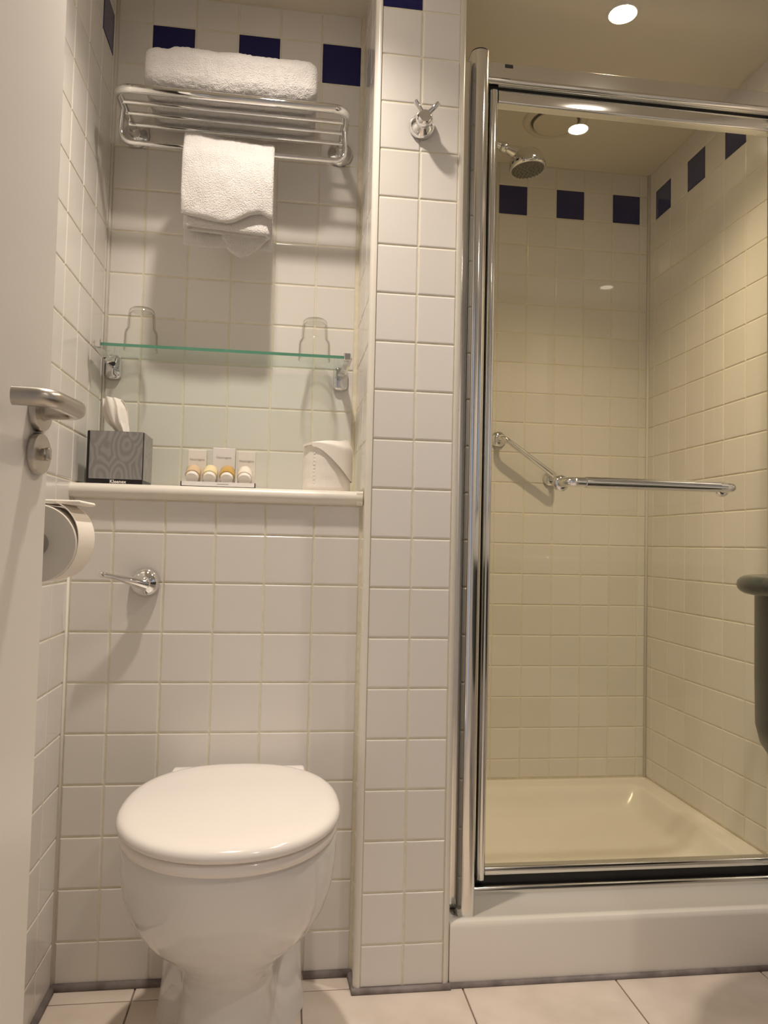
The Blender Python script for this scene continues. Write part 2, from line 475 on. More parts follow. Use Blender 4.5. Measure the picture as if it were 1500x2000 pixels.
# ledge with bullnose front
prof = [(YU, 0.955), (0.004, 0.955)]
for k in range(13):
    a = math.radians(270 - 180 * k / 12); prof.append((-0.003 + 0.0145 * math.cos(a), 0.9715 + 0.0145 * math.sin(a)))
prof += [(YU, 0.986)]
ledge = tag(link('trim_3', *prism(prof, 'x', XL, 0.1595), M['trim'], None, (XL, 0, 0.955), smooth=40), 'cream ledge with rounded front edge above the toilet', 'ledge', kind='structure')
v = prism(rrect(0.014, 0.03, 0.006, 4, -0.009, 0.971), 'x', 0.1475, 0.1605)
tag(link('ledge_end_cap', *v, M['trim'], ledge, smooth=40))

# ------------------------------------------------------------------ door leaf (open against the wall)
XD, YE, DA = -0.300, -0.562, math.radians(7)
def swing(vf):
    """door parts are laid out parallel to the wall, then turned about the free edge"""
    vs, fs = vf; out = []
    for p in vs:
        dx, dy = p[0] - XD, p[1] - YE
        out.append(Vector((XD + dx * math.cos(DA) + dy * math.sin(DA), YE - dx * math.sin(DA) + dy * math.cos(DA), p[2])))
    return out, fs
door = thing('door_1', (XD - 0.02, YE, 0), 'white door standing open along the tiled wall', 'door', kind='structure')
link('leaf', *swing(box((XD - 0.034, YE - 0.76, 0.008), (XD, YE, 1.985), 0.0025, 2)), M['doorpaint'], door)
hz, hy = 1.031, YE - 0.034
hp_ = fillet([(XD + 0.004, hy, hz), (XD + 0.055, hy, hz), (XD + 0.054, hy - 0.092, hz), (XD + 0.017, hy - 0.100, hz)], 0.036, 10)
h = link('door_handle', *swing(tube(hp_, 0.0108, 20)), M['steel'], door, smooth=50)
tag(h, 'brushed steel lever handle')
link('rose', *swing(lathe((XD - 0.001, hy, hz), (1, 0, 0), [(0.026, 0), (0.026, 0.006), (0.0245, 0.009), (0.012, 0.0095), (0.012, 0.012)], 36)), M['steel'], h, smooth=40)
lk = link('lock_rose', *swing(lathe((XD - 0.001, hy, hz - 0.053), (1, 0, 0), [(0.026, 0), (0.026, 0.006), (0.0245, 0.009), (0.0, 0.0095)], 36)), M['steel'], door, smooth=40)
link('thumb_turn', *swing(join(lathe((XD + 0.008, hy, hz - 0.053), (1, 0, 0), [(0.008, 0), (0.008, 0.005), (0.005, 0.007)], 20),
     box((XD + 0.011, hy - 0.0055, hz - 0.061), (XD + 0.018, hy + 0.0055, hz - 0.045), 0.003, 3))), M['steel'], lk, smooth=45)

# ------------------------------------------------------------------ toilet
TX = -0.0735
toilet = thing('toilet', (TX, -0.24, 0), 'white ceramic toilet with closed lid in front of the tiled wall', 'toilet')
ZS = [0.0, 0.012, 0.06, 0.11, 0.15, 0.175, 0.195, 0.215, 0.24, 0.27, 0.31, 0.355, 0.390, 0.398]
WM = [0.098, 0.094, 0.082, 0.076, 0.078, 0.088, 0.102, 0.122, 0.147, 0.163, 0.173, 0.1775, 0.1785, 0.176]
YF = [0.315, 0.312, 0.300, 0.293, 0.298, 0.316, 0.338, 0.360, 0.385, 0.408, 0.430, 0.446, 0.454, 0.451]
W0 = [0.138, 0.135, 0.130, 0.128, 0.127, 0.127, 0.127, 0.128, 0.129, 0.131, 0.133, 0.135, 0.136, 0.134]
def smooth01(t): t = max(0, min(1, t)); return t * t * (3 - 2 * t)
def pan_ring(z):
    wm, yf, w0 = lerp_tab(z, ZS, WM), lerp_tab(z, ZS, YF), lerp_tab(z, ZS, W0)
    ym = 0.20 + 0.04 * smooth01((z - 0.15) / 0.2)
    side = []
    for k in range(13):
        y = ym * k / 12
        w = w0 + (wm - w0) * smooth01((y - 0.07) / (ym - 0.07))
        side.append((w, y))
    for k in range(1, 17):
        a = PI / 2 * k / 16
        y = ym + (yf - ym) * math.sin(a); w = wm * max(0.0, math.cos(a)) ** (2 / 2.2)
        side.append((w, y))
    pts = [Vector((TX - w, -0.004 - y, z)) for w, y in side]
    pts += [Vector((TX + w, -0.004 - y, z)) for w, y in side[-2::-1]]
    return pts
zz = []
for i in range(len(ZS) - 1):
    for q in range(3): zz.append(ZS[i] + (ZS[i + 1] - ZS[i]) * q / 3)
zz.append(ZS[-1])
pan = link('pan', *loft([pan_ring(z) for z in zz]), M['ceramic'], toilet, smooth=60)

def seat_outline(scale=1.0, n=72, inset=0.0):
    out = []
    hw = 0.1815 * scale - inset; yc = -0.258; lf, lb = 0.214 * scale - inset, 0.222 * scale - inset
    for k in range(n):
        a = 2 * PI * k / n
        c, s = math.cos(a), math.sin(a)
        e = 2 / 2.12 if s < 0 else 2 / 2.35
        out.append((TX + hw * math.copysign(abs(c) ** e, c), yc + (lf if s < 0 else lb) * math.copysign(abs(s) ** e, s)))
    return out
def disc_stack(levels):
    return loft([[Vector((x, y, z)) for x, y in seat_outline(1.0, inset=i)] for i, z in levels])
link('seat', *disc_stack([(i_, z_ + 0.012) for i_, z_ in [(0.020, 0.3885), (0.008, 0.389), (0.005, 0.392), (0.004, 0.399), (0.005, 0.405), (0.009, 0.4075), (0.03, 0.408)]]), M['seat'], toilet, smooth=50)
link('lid', *disc_stack([(i_, z_ + 0.012) for i_, z_ in [(0.012, 0.4100), (0.003, 0.4105), (0.000, 0.4135), (0.000, 0.4185), (0.0015, 0.423), (0.005, 0.4265), (0.011, 0.429), (0.022, 0.4305), (0.05, 0.4315), (0.10, 0.432), (0.15, 0.432)]]), M['seat'], toilet, smooth=50)
link('hinge_bar', *box((TX - 0.128, -0.062, 0.396), (TX + 0.128, -0.030, 0.4325), 0.006, 3), M['seat'], toilet, smooth=50)

# flush lever
fl = thing('flush_lever', (-0.272, 0.0, 0.762), 'chrome flush lever on the tiled wall above the toilet', 'flush lever')
link('base_plate', *lathe((-0.272, -0.004, 0.79), (0, -1, 0), [(0.028, 0), (0.0285, 0.003), (0.026, 0.009), (0.020, 0.015), (0.013, 0.019), (0.012, 0.026), (0.007, 0.030), (0.0, 0.0305)], 40), M['chrome'], fl, smooth=45)
lp = [Vector((-0.268, -0.022, 0.787)), Vector((-0.285, -0.034, 0.792)), Vector((-0.305, -0.042, 0.797)), Vector((-0.325, -0.048, 0.802)), Vector((-0.340, -0.052, 0.8055)), Vector((-0.347, -0.053, 0.8065)), Vector((-0.351, -0.0535, 0.807))]
link('lever', *tube(lp, [0.0125, 0.0105, 0.0075, 0.0055, 0.0050, 0.0062, 0.003], 16), M['chrome'], fl, smooth=50)

# ------------------------------------------------------------------ towel shelf
ZT = 1.800
tr = thing('towel_shelf', (-0.13, YU, ZT - 0.08), 'chrome wall towel shelf with bars across the alcove', 'towel rack')
AL, AR = -0.368, 0.108
link('frame_rail', *tube(fillet([(AL, YU - 0.03, ZT + 0.015), (AL, -0.002, ZT), (AR, -0.002, ZT), (AR, YU - 0.03, ZT + 0.015)], 0.035, 9), 0.0092, 18), M['chrome'], tr, smooth=60)
for yb in (0.047, 0.090, 0.135):
    link('shelf_bar', *tube([(AL, yb, ZT), (AR, yb, ZT)], 0.0046, 12), M['chrome'], tr, smooth=60)
link('towel_bar', *tube(fillet([(AL, 0.075, ZT), (AL - 0.004, 0.072, ZT - 0.074), (AR + 0.004, 0.072, ZT - 0.074), (AR, 0.075, ZT)], 0.028, 8), 0.0055, 14), M['chrome'], tr, smooth=60)
for xx in (AL, AR):
    fg = link('wall_flange', *lathe((xx, YU - 0.002, ZT + 0.017), (0, -1, 0), [(0.030, 0), (0.030, 0.005), (0.026, 0.011), (0.014, 0.016), (0.012, 0.040), (0.010, 0.044)], 36), M['chrome'], tr, smooth=45)

# folded bath towel on the shelf
def folded_towel(x0, x1, y0, y1, z0, z1):
    rings = []; nu, nv = 110, 96
    w, hh = y1 - y0, z1 - z0
    for i in range(nu + 1):
        t = i / nu; x = x0 + (x1 - x0) * t
        e = min(t, 1 - t) * (x1 - x0)
        sh = 1.0 if e > 0.03 else math.sqrt(max(0.0, 1 - ((0.03 - e) / 0.03) ** 2))
        sh = 0.70 + 0.30 * sh
        hx = hh * (1 + 0.02 * math.sin(t * 5 + 0.7) - 0.07 * smooth01((0.17 - t) / 0.05))
        ring = []
        for k, (a, b) in enumerate(rrect(w, hx, min(w, hx) * 0.36, nv // 4 - 1)):
            y = (y0 + y1) / 2 + a * (0.5 + 0.5 * sh); z = z0 + hx / 2 + b * sh
            p = Vector((x, y, z))
            nrm = Vector((0, a / w, b / hx)).normalized()
            # groove between the two folded halves on the front
            if a < -w * 0.36: p.y += 0.006 * math.exp(-(b / 0.007) ** 2)
            p += nrm * (0.0035 * noise.noise(p * 22) + 0.0016 * noise.noise(p * 160) + 0.0010 * noise.noise(p * 420))
            ring.append(p)
        rings.append(ring)
    return loft(rings)
bt = link('bath_towel', *folded_towel(-0.316, 0.044, 0.000, 0.195, ZT + 0.0085, ZT + 0.116), M['towel'], None, (-0.14, 0.115, ZT + 0.006), smooth=True)
tag(bt, 'thick folded white bath towel lying on top of the chrome shelf', 'towel')

# hand towel over the lower bar
def hand_towel():
    xc, yb, zb = -0.139, 0.072, ZT - 0.074
    hw = 0.0955
    parts = []
    def terry(p, n, s=1.0):
        return p + n * s * (0.0030 * noise.noise(p * 26) + 0.0014 * noise.noise(p * 170) + 0.0008 * noise.noise(p * 420))
    # the sheet over the bar: profile in y,z lofted along x
    N = 64; rings = []
    for i in range(N + 1):
        t = i / N; x = xc + hw * (2 * t - 1)
        e = min(t, 1 - t) * 2 * hw; shr = 1.0 if e > 0.012 else math.sqrt(max(0.0, 1 - ((0.012 - e) / 0.012) ** 2))
        zfb = 1.560 - 0.006 * math.cos(6.0 * (t - 0.5)) + 0.016 * smooth01((t - 0.5) / 0.3) - 0.012 * smooth01((t - 0.85) / 0.15)
        top = zb + 0.022 + 0.004 * math.sin(5 * t + 0.5) - 0.007 * smooth01((t - 0.1) / 0.35)
        path = []
        zbk = 1.522 - 0.004 * math.sin(7 * t)
        for k in range(10): path.append((yb + 0.017, zbk + (top - 0.016 - zbk) * k / 9))
        for k in range(1, 8):
            a = PI * k / 8; path.append((yb - 0.003 + 0.020 * math.cos(a), top - 0.016 + 0.016 * math.sin(a)))
        path.append((yb - 0.026, top - 0.022)); path.append((yb - 0.036, top - 0.045))
        for k in range(1, 16): path.append((yb - 0.038 - 0.006 * math.sin(PI * k / 15), top - 0.045 + (zfb - top + 0.045) * k / 15))
        # thickness: inner offset
        inner = []
        th = 0.0115 * (0.45 + 0.55 * shr)
        out = [Vector((x, y, z)) for y, z in path]
        ring = []
        nn = []
        for k in range(len(out)):
            d = (out[min(k + 1, len(out) - 1)] - out[max(k - 1, 0)]).normalized()
            nn.append(Vector((0, -d.z, d.y)) * -1)
        outer = [terry(p + n * th * 0.5, n) for p, n in zip(out, nn)]
        inn = [terry(p - n * th * 0.5, n * -1) for p, n in zip(out, nn)]
        tip0 = [(outer[-1] + inn[-1]) / 2 + Vector((0, 0, -th * 0.42))]
        tip1 = [(outer[0] + inn[0]) / 2 + Vector((0, 0, -th * 0.42))]
        rings.append(outer + tip0 + inn[::-1] + tip1)
    parts.append(loft(rings))
    # the flattened roll: a folded loop hanging inside the front, open at the bottom
    def loop(z0, z1, cx, cy, w, d, th, wave):
        rs = []
        for q, (zt, ins) in enumerate([(0, th), (0, 0.6 * th), (0, 0.25 * th), (0, 0.0)] + [(s / 14, 0.0) for s in range(1, 15)]):
            ring = []
            for a, b in rrect(w - 2 * ins, d - 2 * ins, (d - 2 * ins) * 0.495, 12):
                u = (a / w) + 0.5
                zb0 = z0 + wave(u)
                lift = 0.005 * (1 - math.sqrt(max(0, 1 - (ins / th - 1) ** 2))) if zt == 0 and ins > 0 else 0.0
                z = zb0 + lift * 0 + (z1 - zb0) * zt + (0.004 * (ins / th - 0.5) ** 2 if zt == 0 else 0.004 * 0.25)
                p = Vector((cx + a, cy + b + 0.004 * math.sin(9 * u), z))
                ring.append(terry(p, Vector((0, math.copysign(1, b), 0))))
            rs.append(ring)
        inner = []
        for s in range(0, 6):
            ring = []
            for a, b in rrect(w - 2 * th, d - 2 * th, (d - 2 * th) * 0.495, 12):
                u = a / w + 0.5
                ring.append(Vector((cx + a, cy + b + 0.004 * math.sin(9 * u), z0 + wave(u) + 0.001 + 0.012 * s)))
            inner.append(ring)
        return loft(inner[::-1] + rs, cap0=True, cap1=True)
    wv = lambda u: 0.010 * math.sin(3.2 * u + 0.4) - 0.012
    parts.append(loop(1.548, 1.700, xc, yb - 0.019, 2 * hw - 0.006, 0.030, 0.0085, wv))
    # rear layers hanging lower: a rounded corner tail
    def tail(x0, x1, y, th, ztop, bottom):
        rs = []; n = 26
        for i in range(n + 1):
            t = i / n; x = x0 + (x1 - x0) * t; zb_ = bottom(t)
            ring = []
            for k in range(13):
                s = k / 12; ring.append(terry(Vector((x, y - th / 2, ztop + (zb_ - ztop) * s)), Vector((0, -1, 0))))
            ring.append(Vector((x, y, zb_ - th * 0.4)))
            for k in range(12, -1, -1):
                s = k / 12; ring.append(terry(Vector((x, y + th / 2, ztop + (zb_ - ztop) * s)), Vector((0, 1, 0))))
            rs.append(ring)
        return loft(rs)
    parts.append(tail(-0.152, -0.050, yb + 0.001, 0.012, 1.62, lambda t: 1.496 + 0.055 * abs(t - 0.42) ** 1.5 * 2.0 + (0.010 if t < 0.1 else 0)))
    return join(*parts)
ht = link('hand_towel', *hand_towel(), M['towel'], None, (-0.139, 0.072, 1.5), smooth=True)
tag(ht, 'white hand towel folded over the lower chrome bar', 'towel')

# ------------------------------------------------------------------ glass shelf with tumblers
ZG = 1.2835
gs = thing('glass_shelf', (-0.136, YU, ZG), 'clear glass shelf with green edge on chrome brackets', 'shelf')
a, b = (-0.397, 0.074, ZG), (0.123, 0.206, ZG + 0.0065)
vs = [(x, y, z) for z in (a[2], b[2]) for y in (a[1], b[1]) for x in (a[0], b[0])]
fs = [[0, 2, 3, 1], [4, 5, 7, 6], [0, 1, 5, 4], [2, 6, 7, 3], [0, 4, 6, 2], [1, 3, 7, 5]]
link('pane', vs, fs, [M['shelfglass'], M['edge']], gs, midx=[0, 0, 1, 0, 0, 0])
for xb, s in ((-0.397, -1), (0.123, 1)):
    br = link('bracket', *loft([[Vector((xb + q[0], YU - 0.004 - d, 1.268 + q[1])) for q in rrect(0.034 * k, 0.056 * k, 0.012 * k, 5)] for d, k in ((0, 1), (0.007, 1), (0.011, 0.93), (0.013, 0.8))]), M['chrome'], gs, smooth=45)
    link('arm', *tube([(xb + s * 0.002, YU - 0.010, 1.274), (xb + s * 0.007, 0.15, ZG - 0.003), (xb + s * 0.008, 0.076, ZG + 0.001)], [0.0105, 0.0085, 0.0075], 4), M['chrome'], br)
    link('clip', *box((xb + s * 0.0045 - 0.008, 0.066, ZG - 0.005), (xb + s * 0.0045 + 0.008, 0.081, ZG + 0.0115), 0.002, 2), M['chrome'], br)
def tumbler(x, y, label):
    z = ZG + 0.0067
    outer = [(0.0358, 0), (0.0365, 0.003), (0.0355, 0.036), (0.0340, 0.044), (0.0305, 0.0485), (0.0300, 0.052), (0.0285, 0.080), (0.0265, 0.0905), (0.022, 0.0945), (0.0, 0.0950)]
    inner = [(0.0, 0.087), (0.022, 0.0865), (0.0255, 0.082), (0.0270, 0.052), (0.0295, 0.046), (0.0322, 0.042), (0.0335, 0.036), (0.0345, 0.002)]
    o = link('tumbler', *lathe((x, y, z), (0, 0, 1), inner + outer, 48), M['tumbler'], None, (x, y, z), smooth=50)
    tag(o, label, 'glass', 'tumblers on the glass shelf')
tumbler(-0.325, 0.135, 'clear stepped tumbler upside down on the shelf end above the tissue box')
tumbler(0.057, 0.135, 'clear stepped tumbler upside down on the shelf end above the spare roll')

# ------------------------------------------------------------------ lettering
def text_mesh(body, size, mtl, parent, pos, name='lettering', name_label=None, bold=0.0):
    cu = bpy.data.curves.new('t', 'FONT'); cu.body = body; cu.size = size; cu.align_x = 'CENTER'; cu.offset = bold
    o = bpy.data.objects.new('t', cu); COL.objects.link(o)
    dg = bpy.context.evaluated_depsgraph_get()
    me = bpy.data.meshes.new_from_object(o.evaluated_get(dg))
    bpy.data.objects.remove(o)
    vs = [Vector((v.co.x, 0, v.co.y)) + Vector(pos) for v in me.vertices]
    fs = [list(p.vertices) for p in me.polygons]
    bpy.data.meshes.remove(me)
    n = len(vs)
    return link(name, vs, fs, mtl, parent)

# ------------------------------------------------------------------ tissue box
LZ = 0.9865
tb = thing('tissue_box', (-0.344, 0.075, LZ), 'silver and black cube tissue box on the ledge', 'tissue box')
bx0, bx1, by0, by1, bz1 = -0.4005, -0.2895, 0.018, 0.120, LZ + 0.108
link('carton', *box((bx0, by0, LZ), (bx1, by1, bz1), 0.0012, 1), M['black'], tb)
link('front_panel', *box((bx0 + 0.0055, by0 - 0.0008, LZ + 0.0105), (bx1 - 0.0012, by0 + 0.001, bz1 - 0.0004)), M['swirl'], tb)
link('side_panel', *box((bx1 - 0.001, by0 + 0.003, LZ + 0.0105), (bx1 + 0.0008, by1 - 0.002, bz1 - 0.0004)), M['swirl'], tb)
link('top_panel', *box((bx0 + 0.003, by0 + 0.003, bz1 - 0.001), (bx1 - 0.003, by1 - 0.003, bz1 + 0.0006)), M['swirl'], tb)
text_mesh('Kleenex', 0.0098, M['whiteink'], tb, (-0.3375, by0 - 0.0006, LZ + 0.0022), bold=0.0002)
def tissue():
    rings = []
    tab_z = [0, 0.012, 0.025, 0.040, 0.058, 0.070, 0.0775]
    tab_l = [-0.352, -0.362, -0.376, -0.384, -0.386, -0.387, -0.387]
    tab_r = [-0.330, -0.331, -0.333, -0.334, -0.337, -0.343, -0.349]
    for i in range(25):
        z = 0.0775 * i / 24; l, r_ = lerp_tab(z, tab_z, tab_l), lerp_tab(z, tab_z, tab_r)
        ring = []
        for k in range(19):
            t = k / 18
            y = 0.066 + 0.010 * math.sin(t * 7 + z * 20) + 0.006 * math.sin(t * 15)
            ring.append(Vector((l + (r_ - l) * t, y, bz1 + z)))
        for k in range(18, -1, -1): ring.append(ring[k] + Vector((0, 0.0012, 0)))
        rings.append(ring)
    return loft(rings)
link('tissue', *tissue(), M['paper'], tb, smooth=50)

# ------------------------------------------------------------------ toiletries
tray = tag(link('toiletry_tray', *join(box((-0.215, 0.028, LZ), (-0.062, 0.105, LZ + 0.003)), box((-0.215, 0.028, LZ), (-0.062, 0.030, LZ + 0.012)),
      box((-0.215, 0.103, LZ), (-0.062, 0.105, LZ + 0.012)), box((-0.215, 0.028, LZ), (-0.213, 0.105, LZ + 0.012)), box((-0.064, 0.028, LZ), (-0.062, 0.105, LZ + 0.012))),
      M['card_b'], None, (-0.138, 0.066, LZ)), 'shallow white card tray holding the toiletries on the ledge', 'tray')
link('print_line', *box((-0.141, 0.0277, LZ + 0.0072), (-0.117, 0.0281, LZ + 0.0082)), M['ink'], tray)
for x0, x1, hh, m, lab in ((-0.2075, -0.1690, 0.0835, 'card', 'white toiletry carton nearest the tissue box'),
                           (-0.1560, -0.1085, 0.0895, 'card_b', 'tallest and widest white toiletry carton, in the middle of the tray'),
                           (-0.1030, -0.0650, 0.0835, 'card', 'white toiletry carton nearest the spare toilet roll')):
    o = thing('toiletry_carton', ((x0 + x1) / 2, 0.088, LZ + 0.003), lab, 'carton', 'toiletry cartons on the tray')
    link('carton_body', *box((x0, 0.076, LZ + 0.003), (x1, 0.100, LZ + hh), 0.0008, 1), M[m], o)
    text_mesh('Neutrogena', 0.0064, M['ink'], o, ((x0 + x1) / 2, 0.0754, LZ + hh - 0.0225))
for xb, body, lab in ((-0.1935, 'peach', 'small peach toiletry bottle tipped cap forward, nearest the tissue box'),
                      (-0.1580, 'yellow', 'small pale yellow toiletry bottle tipped cap forward'),
                      (-0.1225, 'amber', 'small deep amber toiletry bottle tipped cap forward'),
                      (-0.0860, 'cream', 'small cream white toiletry bottle tipped cap forward')):
    ax = Vector((0, 1, 0.62)).normalized(); base = Vector((xb, 0.036, LZ + 0.0175))
    o = thing('toiletry_bottle', (xb, 0.05, LZ + 0.003), lab, 'bottle', 'small bottles on the tray')
    link('cap', *lathe(base, ax, [(0.0085, 0), (0.0125, 0.0015), (0.0135, 0.004), (0.0135, 0.010)], 28), M['cap'], o, smooth=45)
    link('bottle_body', *lathe(base + ax * 0.010, ax, [(0.0105, 0), (0.0150, 0.0025), (0.0160, 0.007), (0.0160, 0.026), (0.0145, 0.030), (0.0, 0.031)], 28), M[body], o, smooth=45)

# ------------------------------------------------------------------ spare roll on the ledge
sp = thing('spare_toilet_roll', (0.088, 0.07, LZ), 'spare white toilet roll standing on the ledge with its end folded over', 'toilet roll')
def roll_body(cx, cy, z0, r, hh):
    rings = []
    for rr, z in ((0.020, 0.006), (0.020, 0.0), (r - 0.002, 0.0), (r, 0.0015)):
        rings.append((rr, z))
    for k in range(1, 10): rings.append((r + 0.0006 * math.sin(k * 2.1), hh * k / 10))
    rings += [(r, hh - 0.002), (r - 0.003, hh), (0.020, hh), (0.020, hh - 0.03)]
    return lathe((cx, cy, z0), (0, 0, 1), rings, 56)
link('roll', *roll_body(0.0885, 0.072, LZ, 0.0515, 0.100), M['paper'], sp, smooth=50)
def flap():
    """the loose sheet: wraps the front of the roll, folded down diagonally from the top"""
    rings = []; n = 40
    for off in (0.0, 0.0014):
        grid = []
        for i in range(n + 1):
            t = i / n; a = math.radians(-165 + 178 * t)
            rr = 0.0525 + 0.0018 + off + 0.004 * math.exp(-((t - 0.62) / 0.2) ** 2)
            col = []
            ztop = LZ + 0.102 + 0.006 * math.sin(3.0 * t) + 0.006 * smooth01((t - 0.55) / 0.2) - 0.012 * smooth01((t - 0.85) / 0.15)
            zbot = LZ + 0.094 - 0.070 * smooth01((t - 0.22) / 0.6)
            if t < 0.22: zbot = ztop - 0.006 - 0.004 * t
            for k in range(13):
                s = k / 12
                z = zbot + (ztop - zbot) * s
                curl = 0.008 * smooth01((s - 0.75) / 0.25)
                col.append(Vector((0.0885 + (rr - curl) * math.cos(a), 0.072 + (rr - curl) * math.sin(a), z)))
            grid.append(col)
        rings.append(grid)
    out = [rings[1][i] + rings[0][i][::-1] for i in range(n + 1)]
    return loft(out)
link('loose_sheet', *flap(), M['paper'], sp, smooth=50)
def dots():
    parts = []
    for k in range(9):
        z = LZ + 0.018 + 0.0078 * k; a = math.radians(-124)
        c = Vector((0.0885 + 0.0518 * math.cos(a), 0.072 + 0.0518 * math.sin(a), z))
        parts.append(lathe(c - Vector((math.cos(a), math.sin(a), 0)) * 0.001, (math.cos(a), math.sin(a), 0), [(0.0026, 0), (0.0024, 0.0012), (0.001, 0.0017), (0.0, 0.0018)], 10))
    return join(*parts)
link('embossing', *dots(), M['paper'], sp, smooth=50)

# ------------------------------------------------------------------ toilet roll on the door-side wall
RX, RZ, RY0, RY1 = -0.340, 0.867, -0.470, -0.372
hd = thing('toilet_roll_holder', (XL, -0.42, 0.867), 'chrome toilet roll holder on the wall beside the door edge', 'holder')
link('spindle', *tube(fillet([(RX, RY0 - 0.012, RZ), (RX, RY1 + 0.03, RZ), (XL + 0.004, RY1 + 0.03, RZ)], 0.02, 6), 0.0065, 14), M['chrome'], hd, smooth=50)
link('spindle_cap', *lathe((RX, RY0 - 0.006, RZ), (0, -1, 0), [(0.010, 0), (0.012, 0.003), (0.012, 0.010), (0.009, 0.013)], 24), M['chrome'], hd, smooth=45)
link('wall_plate', *lathe((XL + 0.003, RY1 + 0.03, RZ), (1, 0, 0), [(0.024, 0), (0.024, 0.004), (0.02, 0.008), (0.01, 0.010)], 28), M['chrome'], hd, smooth=45)
tp = thing('toilet_roll', (RX, -0.42, RZ - 0.055), 'white toilet roll hanging on the wall, half hidden by the open door', 'toilet roll')
RR = 0.0545
link('roll', *lathe((RX, RY0, RZ), (0, 1, 0), [(0.018, 0.01), (0.018, 0.0), (RR - 0.001, 0.0), (RR, 0.001), (RR, 0.097), (RR - 0.001, 0.098), (0.018, 0.098), (0.018, 0.088)], 64), [M['paper'], M['paper_end_shade']], tp, smooth=40)
ro = tp.children[0]
for p in ro.data.polygons:
    if abs(p.normal.y) > 0.9: p.material_index = 1
def loose_tp():
    pts = []
    for k in range(22):   # around the lower right, leaving the roll near the top, then a flat end
        a = math.radians(-60 + 128 * k / 21); rr = RR + 0.0012 + 0.0075 * smooth01((k - 8) / 12)
        pts.append((RX + rr * math.cos(a), RZ + rr * math.sin(a)))
    outer = [(x, z) for x, z in pts]
    inner = [(RX + (x - RX) * 0.982, RZ + (z - RZ) * 0.982) for x, z in pts]
    poly = outer + inner[::-1]
    return prism(poly, 'y', RY0 + 0.004, RY1 - 0.004)
link('loose_sheet', *loose_tp(), M['paper'], tp, smooth=40)
link('end_sheet', *join(box((RX - 0.004, RY0 + 0.008, RZ + RR + 0.0015), (RX + 0.056, RY1 - 0.004, RZ + RR + 0.0075), 0.0029, 3)), M['paper'], tp, smooth=50)

# ------------------------------------------------------------------ robe hook
hk = thing('robe_hook', (0.258, YP, 1.714), 'chrome double-prong robe hook on the tiled pillar', 'hook')
hc = Vector((0.258, YP - 0.0015, 1.7405))
link('base_plate', *lathe(hc, (0, -1, 0), [(0.0265, 0), (0.0265, 0.004), (0.023, 0.011), (0.018, 0.016), (0.015, 0.019), (0.0165, 0.024), (0.0175, 0.031), (0.0165, 0.038), (0.012, 0.043), (0.0, 0.0445)], 40), M['chrome'], hk, smooth=40)
for sx, tip in ((-1, (0.2345, -0.118, 1.7655)), (1, (0.2845, -0.118, 1.7655))):
    s0 = Vector((0.259 + sx * 0.003, YP - 0.036, 1.746)); t0 = Vector(tip)
    link('prong', *tube([s0, s0.lerp(t0, 0.5), s0.lerp(t0, 0.93), t0], [0.0056, 0.0050, 0.0048, 0.0034], 14), M['chrome'], hk, smooth=50)

# ------------------------------------------------------------------ shower tray
st = thing('shower_tray', (0.78, 0.38, 0), 'ivory shower tray with raised front step', 'shower tray')
def tray_mesh():
    X0, X1, Y0, Y1 = 0.3515, XR - 0.001, -0.062, YS - 0.001
    def ring(ix, iyf, iyb, z, r, n=6):
        xa, xb, ya, yb = X0 + ix, X1 - ix, Y0 + iyf, Y1 - iyb
        out = []
        for cx, cy, a0 in ((xb - r, yb - r, 0), (xa + r, yb - r, 90), (xa + r, ya + r, 180), (xb - r, ya + r, 270)):
            for k in range(n + 1):
                a = math.radians(a0 + 90 * k / n); out.append(Vector((cx + r * math.cos(a), cy + r * math.sin(a), z)))
        return out
    rs = [ring(0, 0, 0, 0.0, 0.002), ring(0, 0, 0, TR - 0.012, 0.002), ring(0, 0.0012, 0, TR - 0.006, 0.002), ring(0, 0.004, 0, TR - 0.0018, 0.002), ring(0, 0.009, 0, TR, 0.002),
          ring(0.010, 0.020, 0.010, TR, 0.004), ring(0.012, 0.026, 0.012, TR - 0.003, 0.004),
          ring(0.050, 0.165, 0.062, TR - 0.003, 0.02), ring(0.056, 0.172, 0.070, TR - 0.0045, 0.025), ring(0.061, 0.178, 0.076, TR - 0.010, 0.03), ring(0.070, 0.186, 0.088, TR - 0.030, 0.04),
          ring(0.084, 0.198, 0.104, TR - 0.058, 0.055), ring(0.100, 0.212, 0.122, TR - 0.074, 0.065), ring(0.13, 0.24, 0.155, TR - 0.080, 0.08), ring(0.22, 0.33, 0.25, TR - 0.083, 0.1)]
    return loft(rs, cap0=True, cap1=True)
link('basin', *tray_mesh(), M['acrylic'], st, smooth=35)

# ------------------------------------------------------------------ shower enclosure frame and door
en = thing('shower_enclosure', (0.78, 0.05, TR), 'polished metal frame of the shower enclosure', 'shower frame')
PX = 0.391
link('wall_channel', *box((0.3515, -0.004, TR + 0.0), (0.380, 0.060, 1.936), 0.002, 2), M['silver'], en)
def post_profile(cx):
    pts = []
    r = 0.0195
    for k in range(17):
        a = math.radians(180 + 180 * k / 16); pts.append((cx + r * math.cos(a), -0.022 + r * math.sin(a)))
    pts += [(cx + r, 0.03), (cx + r - 0.002, 0.085), (cx - r, 0.085)]
    return pts
link('post', *prism(post_profile(PX), 'z', TR - 0.003, 1.941), M['silver'], en, smooth=40)
link('post_cap', *prism([(x, y) for x, y in post_profile(PX)], 'z', 1.941, 1.9435), M['black'], en)
link('post', *prism(post_profile(XR - 0.021), 'z', TR - 0.003, 1.941), M['silver'], en, smooth=40)
